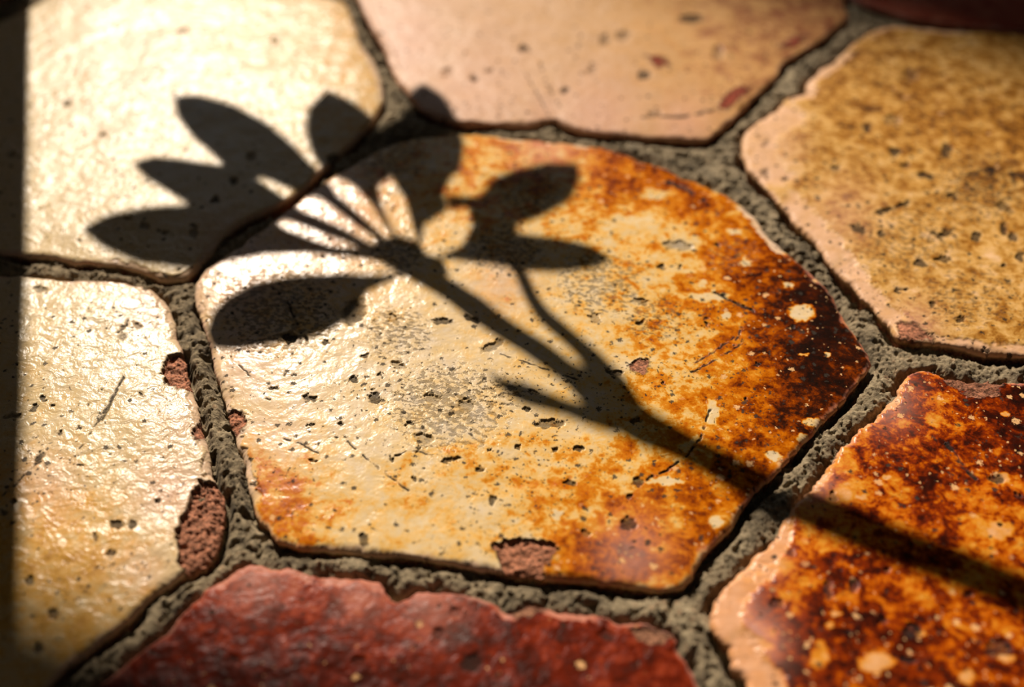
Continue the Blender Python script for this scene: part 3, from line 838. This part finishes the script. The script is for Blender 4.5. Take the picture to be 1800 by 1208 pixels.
def tube(name, pts, radii, mat, parent, ns=14):
    P = np.asarray(pts, float)
    # smooth the path
    tt = np.linspace(0, len(P) - 1, (len(P) - 1) * 6 + 1)
    P2 = np.stack([np.interp(tt, range(len(P)), P[:, k]) for k in range(3)], 1)
    R2 = np.interp(tt, range(len(P)), radii)
    for _ in range(6):
        P2[1:-1] = (P2[:-2] + 2 * P2[1:-1] + P2[2:]) / 4
    T = np.gradient(P2, axis=0)
    T /= np.linalg.norm(T, axis=1)[:, None]
    U = np.cross(T, [0.3, 0.2, 0.93])
    U /= np.linalg.norm(U, axis=1)[:, None]
    B = np.cross(T, U)
    a = np.linspace(0, 2 * math.pi, ns, endpoint=False)
    V = (P2[:, None] + R2[:, None, None] * (np.cos(a)[None, :, None] * U[:, None] + np.sin(a)[None, :, None] * B[:, None])).reshape(-1, 3)
    i = np.arange(ns)
    j = (i + 1) % ns
    q = np.vstack([np.stack([k * ns + i, k * ns + j, (k + 1) * ns + j, (k + 1) * ns + i], 1) for k in range(len(P2) - 1)])
    return mesh_from(name, V, q, mat, parent=parent, loc=parent.location, extra=[list(i[::-1]), list((len(P2) - 1) * ns + i)])


def lathe(name, prof, c, mat, parent, ns=64):
    a = np.linspace(0, 2 * math.pi, ns, endpoint=False)
    V = np.array([[c[0] + r * math.cos(t), c[1] + r * math.sin(t), z] for r, z in prof for t in a])
    i = np.arange(ns)
    j = (i + 1) % ns
    q = np.vstack([np.stack([k * ns + i, k * ns + j, (k + 1) * ns + j, (k + 1) * ns + i], 1) for k in range(len(prof) - 1)])
    return mesh_from(name, V, q, mat, parent=parent, loc=parent.location)


leaf_m = plain('leaf_green', (52, 84, 36), 0.45, 120, 0.25, 0.0002)
stem_m = plain('stem_green', (78, 84, 44), 0.6, 200, 0.25, 0.0002)
pot_m = plain('pot_clay', (150, 82, 54), 0.8, 150, 0.15, 0.0003)
soil_m = plain('soil', (52, 38, 28), 0.95, 400, 0.4, 0.001)
POT = np.array([0.62, 0.52])
plant = bpy.data.objects.new('potted_plant', None)
sc.collection.objects.link(plant)
plant.location = (POT[0], POT[1], FLOOR_Z + 0.0095)
tag(plant, 'green plant with pointed leaves in a clay pot, casting the leaf shadow', 'plant')

TL = 0.21
leaf_obj([(690, 438), (610, 443), (540, 418), (497, 400), (470, 372), (400, 345), (325, 362), (250, 367), (185, 380), (142, 403), (180, 432), (240, 455), (300, 466), (350, 468), (400, 456), (470, 447),
          (540, 445), (620, 453), (690, 463)], TL + .01, plant, leaf_m)
leaf_obj([(660, 434), (600, 402), (530, 370), (513, 350), (471, 326), (430, 300), (393, 291), (330, 282), (270, 277), (233, 288), (258, 316), (300, 340), (328, 357), (400, 385), (480, 395), (495, 384),
          (522, 386), (600, 422), (650, 443)], TL, plant, leaf_m)
leaf_obj([(674, 416), (634, 380), (594, 345), (580, 322), (568, 310), (555, 292), (520, 256), (470, 216), (410, 184), (350, 168), (306, 170), (311, 205), (340, 242), (380, 277), (396, 294), (440, 312), (463, 309),
          (521, 331), (535, 345), (562, 343), (612, 373), (655, 413), (664, 424)], TL + .012, plant, leaf_m)
leaf_obj([(702, 425), (682, 402), (652, 356), (612, 317), (590, 306), (562, 288), (545, 260), (535, 225), (540, 188), (574, 155), (620, 175), (658, 200), (680, 240), (692, 290), (686, 312), (664, 325), (672, 362), (692, 412)],
         TL + .02, plant, leaf_m)
leaf_obj([(738, 428), (725, 395), (712, 350), (688, 312), (662, 262), (660, 215), (700, 188), (720, 160), (745, 147), (782, 172), (804, 208), (816, 250), (811, 300), (795, 308), (779, 340), (788, 366), (745, 392), (742, 420)],
         TL + .025, plant, leaf_m)
leaf_obj([(858, 430), (827, 388), (822, 362), (790, 368), (782, 345), (832, 349), (852, 334), (862, 315), (900, 298), (960, 284), (1015, 284), (1020, 312), (1005, 348), (960, 375), (903, 397), (908, 412), (885, 440)],
         TL + .02, plant, leaf_m, (870, 440))
leaf_obj([(880, 398), (905, 411), (980, 418), (1040, 432), (1077, 457), (1040, 474), (980, 480), (920, 476), (870, 466), (800, 457), (768, 452), (812, 430), (828, 395)], TL + .02, plant, leaf_m, (870, 440))
leaf_obj([(720, 478), (660, 484), (600, 482), (520, 484), (450, 497), (400, 522), (372, 550), (362, 582), (372, 606), (410, 612), (470, 606), (530, 598), (585, 580), (620, 552), (648, 512), (690, 492)], TL + .0, plant, leaf_m)
leaf_obj([(640, 444), (662, 420), (700, 412), (738, 424), (748, 446), (778, 456), (790, 478), (752, 498), (700, 476)], TL + .005, plant, leaf_m)


def stem_path(up, lo, ts):
    """centre line and radius of a stem from the two edges of its shadow"""
    up, lo = ground(up), ground(lo)
    mid = (up + lo) / 2
    pts = mid + np.asarray(ts)[:, None] * L
    d = np.gradient(mid, axis=0)
    d /= np.linalg.norm(d, axis=1)[:, None]
    w = up - lo
    # width of the beam of light cut by the stem, measured square to the sun
    dz = np.cross(d, L)
    dz /= np.linalg.norm(dz, axis=1)[:, None]
    r = np.abs(np.sum(w * dz, 1)) / 2
    return pts, r


up = [(735, 447), (775, 473), (826, 513), (873, 542), (928, 582), (982, 615), (1028, 651), (1106, 677), (1146, 724), (1205, 753), (1259, 786), (1347, 825), (1434, 863), (1532, 903), (1605, 940), (1696, 972), (1800, 1016), (1950, 1075)]
lo = [(647, 447), (691, 473), (745, 503), (796, 540), (850, 578), (905, 612), (965, 655), (1032, 725), (1092, 768), (1146, 786), (1208, 815), (1296, 862), (1383, 906), (1478, 948), (1551, 981), (1650, 1018), (1750, 1056), (1900, 1118)]
ts = np.concatenate([np.linspace(TL, TL + .05, 7), np.linspace(TL + .06, 0.30, 11)])
pts, rad = stem_path(up, lo, ts)
rad = rad * np.concatenate([np.ones(8), np.linspace(1.0, 1.3, 10)])
end = pts[-1]
arc = [end + (np.array([POT[0], POT[1], end[2]]) - end) * f + np.array([0, 0, g]) for f, g in ((0.25, 0.02), (0.5, 0.03), (0.75, 0.015))]
arc += [np.array([POT[0] - .01, POT[1] - .01, end[2] * f]) for f in (0.9, 0.7, 0.45)] + [np.array([POT[0], POT[1], 0.09])]
pts = np.vstack([pts, arc])
rad = np.concatenate([rad, [0.0045] * len(arc)])
tube('stem', pts, rad, stem_m, plant)
up2 = [(905, 440), (925, 473), (946, 520), (968, 549), (1001, 575), (1037, 607), (1073, 637), (1100, 665), (1130, 710)]
lo2 = [(865, 440), (900, 473), (919, 520), (939, 557), (964, 582), (1001, 615), (1033, 651), (1040, 690), (1070, 740)]
p2, r2 = stem_path(up2, lo2, np.linspace(TL + .02, TL + .075, 9))
tube('stem', p2, r2, stem_m, plant)
up3 = [(855, 649), (891, 666), (928, 673), (964, 688), (1001, 702), (1040, 712), (1090, 735)]
lo3 = [(858, 654), (877, 684), (910, 708), (950, 720), (993, 731), (1035, 750), (1080, 765)]
p3, r3 = stem_path(up3, lo3, np.linspace(TL + .03, TL + .065, 7))
tube('stem', p3, r3, stem_m, plant)
pz = FLOOR_Z + 0.0095
lathe('pot', [(0.0, pz), (0.05, pz), (0.052, pz + .004), (0.066, pz + .09), (0.072, pz + .092), (0.073, pz + .115), (0.066, pz + .116), (0.064, pz + .09), (0.0, pz + .088)], POT, pot_m, plant)
lathe('soil', [(0.0, pz + .101), (0.03, pz + .1), (0.0645, pz + .098)], POT, soil_m, plant)

# ------------------------------------------------------------------ unseen wall stub added beyond the frame to cut the sunlight off at the left
foot_line = ground([(52, 0), (35, 780)])
hdir = np.array([math.sin(SUN_AZ), math.cos(SUN_AZ)])
A = foot_line[0][:2] + hdir * 0.12
plaster = plain('plaster', (176, 160, 136), 0.9, 20, 0.1, 0.001)


def box(name, p0, along, depth, z0, z1, th, mat):
    """upright slab whose first face starts at p0 and runs along a direction; th is its thickness"""
    al = np.asarray(along) / np.hypot(*along)
    nr = np.array([-al[1], al[0]])
    c = [np.asarray(p0) + al * a + nr * b for a, b in ((0, 0), (depth, 0), (depth, th), (0, th))]
    V = np.array([[q[0], q[1], z] for z in (z0, z1) for q in c])
    q = np.array([[3, 2, 1, 0], [4, 5, 6, 7], [0, 1, 5, 4], [1, 2, 6, 5], [2, 3, 7, 6], [3, 0, 4, 7]])
    return mesh_from(name, V, q, mat, smooth_=False)


w = box('shade_wall_left', A, (-1, 0.15), 0.9, -0.0035, 1.4, 0.05, plaster)
tag(w, 'unseen plastered wall stub added beyond the upper left corner to block sun', None, None, 'structure')


# ------------------------------------------------------------------ unseen frame added to block sun, its boards shade the upper right corner of the picture
wood = plain('weathered_wood', (120, 92, 64), 0.8, 15, 0.2, 0.001)
HB = 3.0
d_ = np.array([math.cos(math.radians(-27.5)), math.sin(math.radians(-27.5))])
n_ = np.array([-d_[1], d_[0]])
sh = L[:2] / L[2] * HB
shade_root = bpy.data.objects.new('shade_frame', None)
sc.collection.objects.link(shade_root)
shade_root.location = (sh[0], sh[1], -0.0035)
tag(shade_root, 'unseen wooden frame added to shade the upper right corner', 'shade_frame')


def beam(name, a, b, wid, z0, z1, own=None):
    root_ = own or shade_root
    a, b = np.asarray(a), np.asarray(b)
    al = (b - a) / np.hypot(*(b - a))
    o = box(name, a - np.array([-al[1], al[0]]) * wid / 2, al, np.hypot(*(b - a)), z0, z1, wid, wood)
    o.parent = root_
    o.location = -root_.location
    md = o.modifiers.new('edge', 'BEVEL')
    md.width = 0.006
    return o


EB, WB = 0.172, 0.42                              # near edge of the board's shadow, measured along n_
c_ = sh + n_ * (EB + WB / 2)
beam('shade_board', c_ - d_ * 1.5, c_ + d_ * 1.5, WB, HB, HB + 0.03)
beam('shade_board', c_ - d_ * 1.5 + n_ * 0.5, c_ + d_ * 1.5 + n_ * 0.5, WB, HB, HB + 0.03)
for k in (-1.35, 1.35):
    m_ = sh + d_ * k
    beam('rafter', m_ - n_ * 0.6, m_ + n_ * 1.0, 0.06, HB - 0.12, HB)
    for q_ in (-0.5, 0.9):
        p_ = m_ + n_ * q_
        beam('post', p_ - n_ * 0.035, p_ + n_ * 0.035, 0.07, -0.0035, HB - 0.12)

# narrow unseen sun blocker added nearer by, its top shades the lower left corner
HT = 1.0
ge = ground([(0, 945), (600, 1150)])[:, :2]
dt = (ge[1] - ge[0]) / np.hypot(*(ge[1] - ge[0]))
nt = np.array([-dt[1], dt[0]])
st_ = L[:2] / L[2] * HT
ct = ge.mean(0) + st_ - nt * 0.2
tab = bpy.data.objects.new('table_blocker', None)
sc.collection.objects.link(tab)
tab.location = (ct[0], ct[1], -0.0035)
tag(tab, 'unseen narrow wooden sun blocker added to shade the lower left corner', 'shade_table')
beam('shade_top', ct - dt * 1.2, ct + dt * 1.2, 0.4, HT, HT + 0.03, tab)
for a_ in (-1.1, 1.1):
    for b_ in (-0.15, 0.15):
        p_ = ct + dt * a_ + nt * b_
        beam('leg', p_ - nt * 0.02, p_ + nt * 0.02, 0.04, -0.0035, HT, tab)
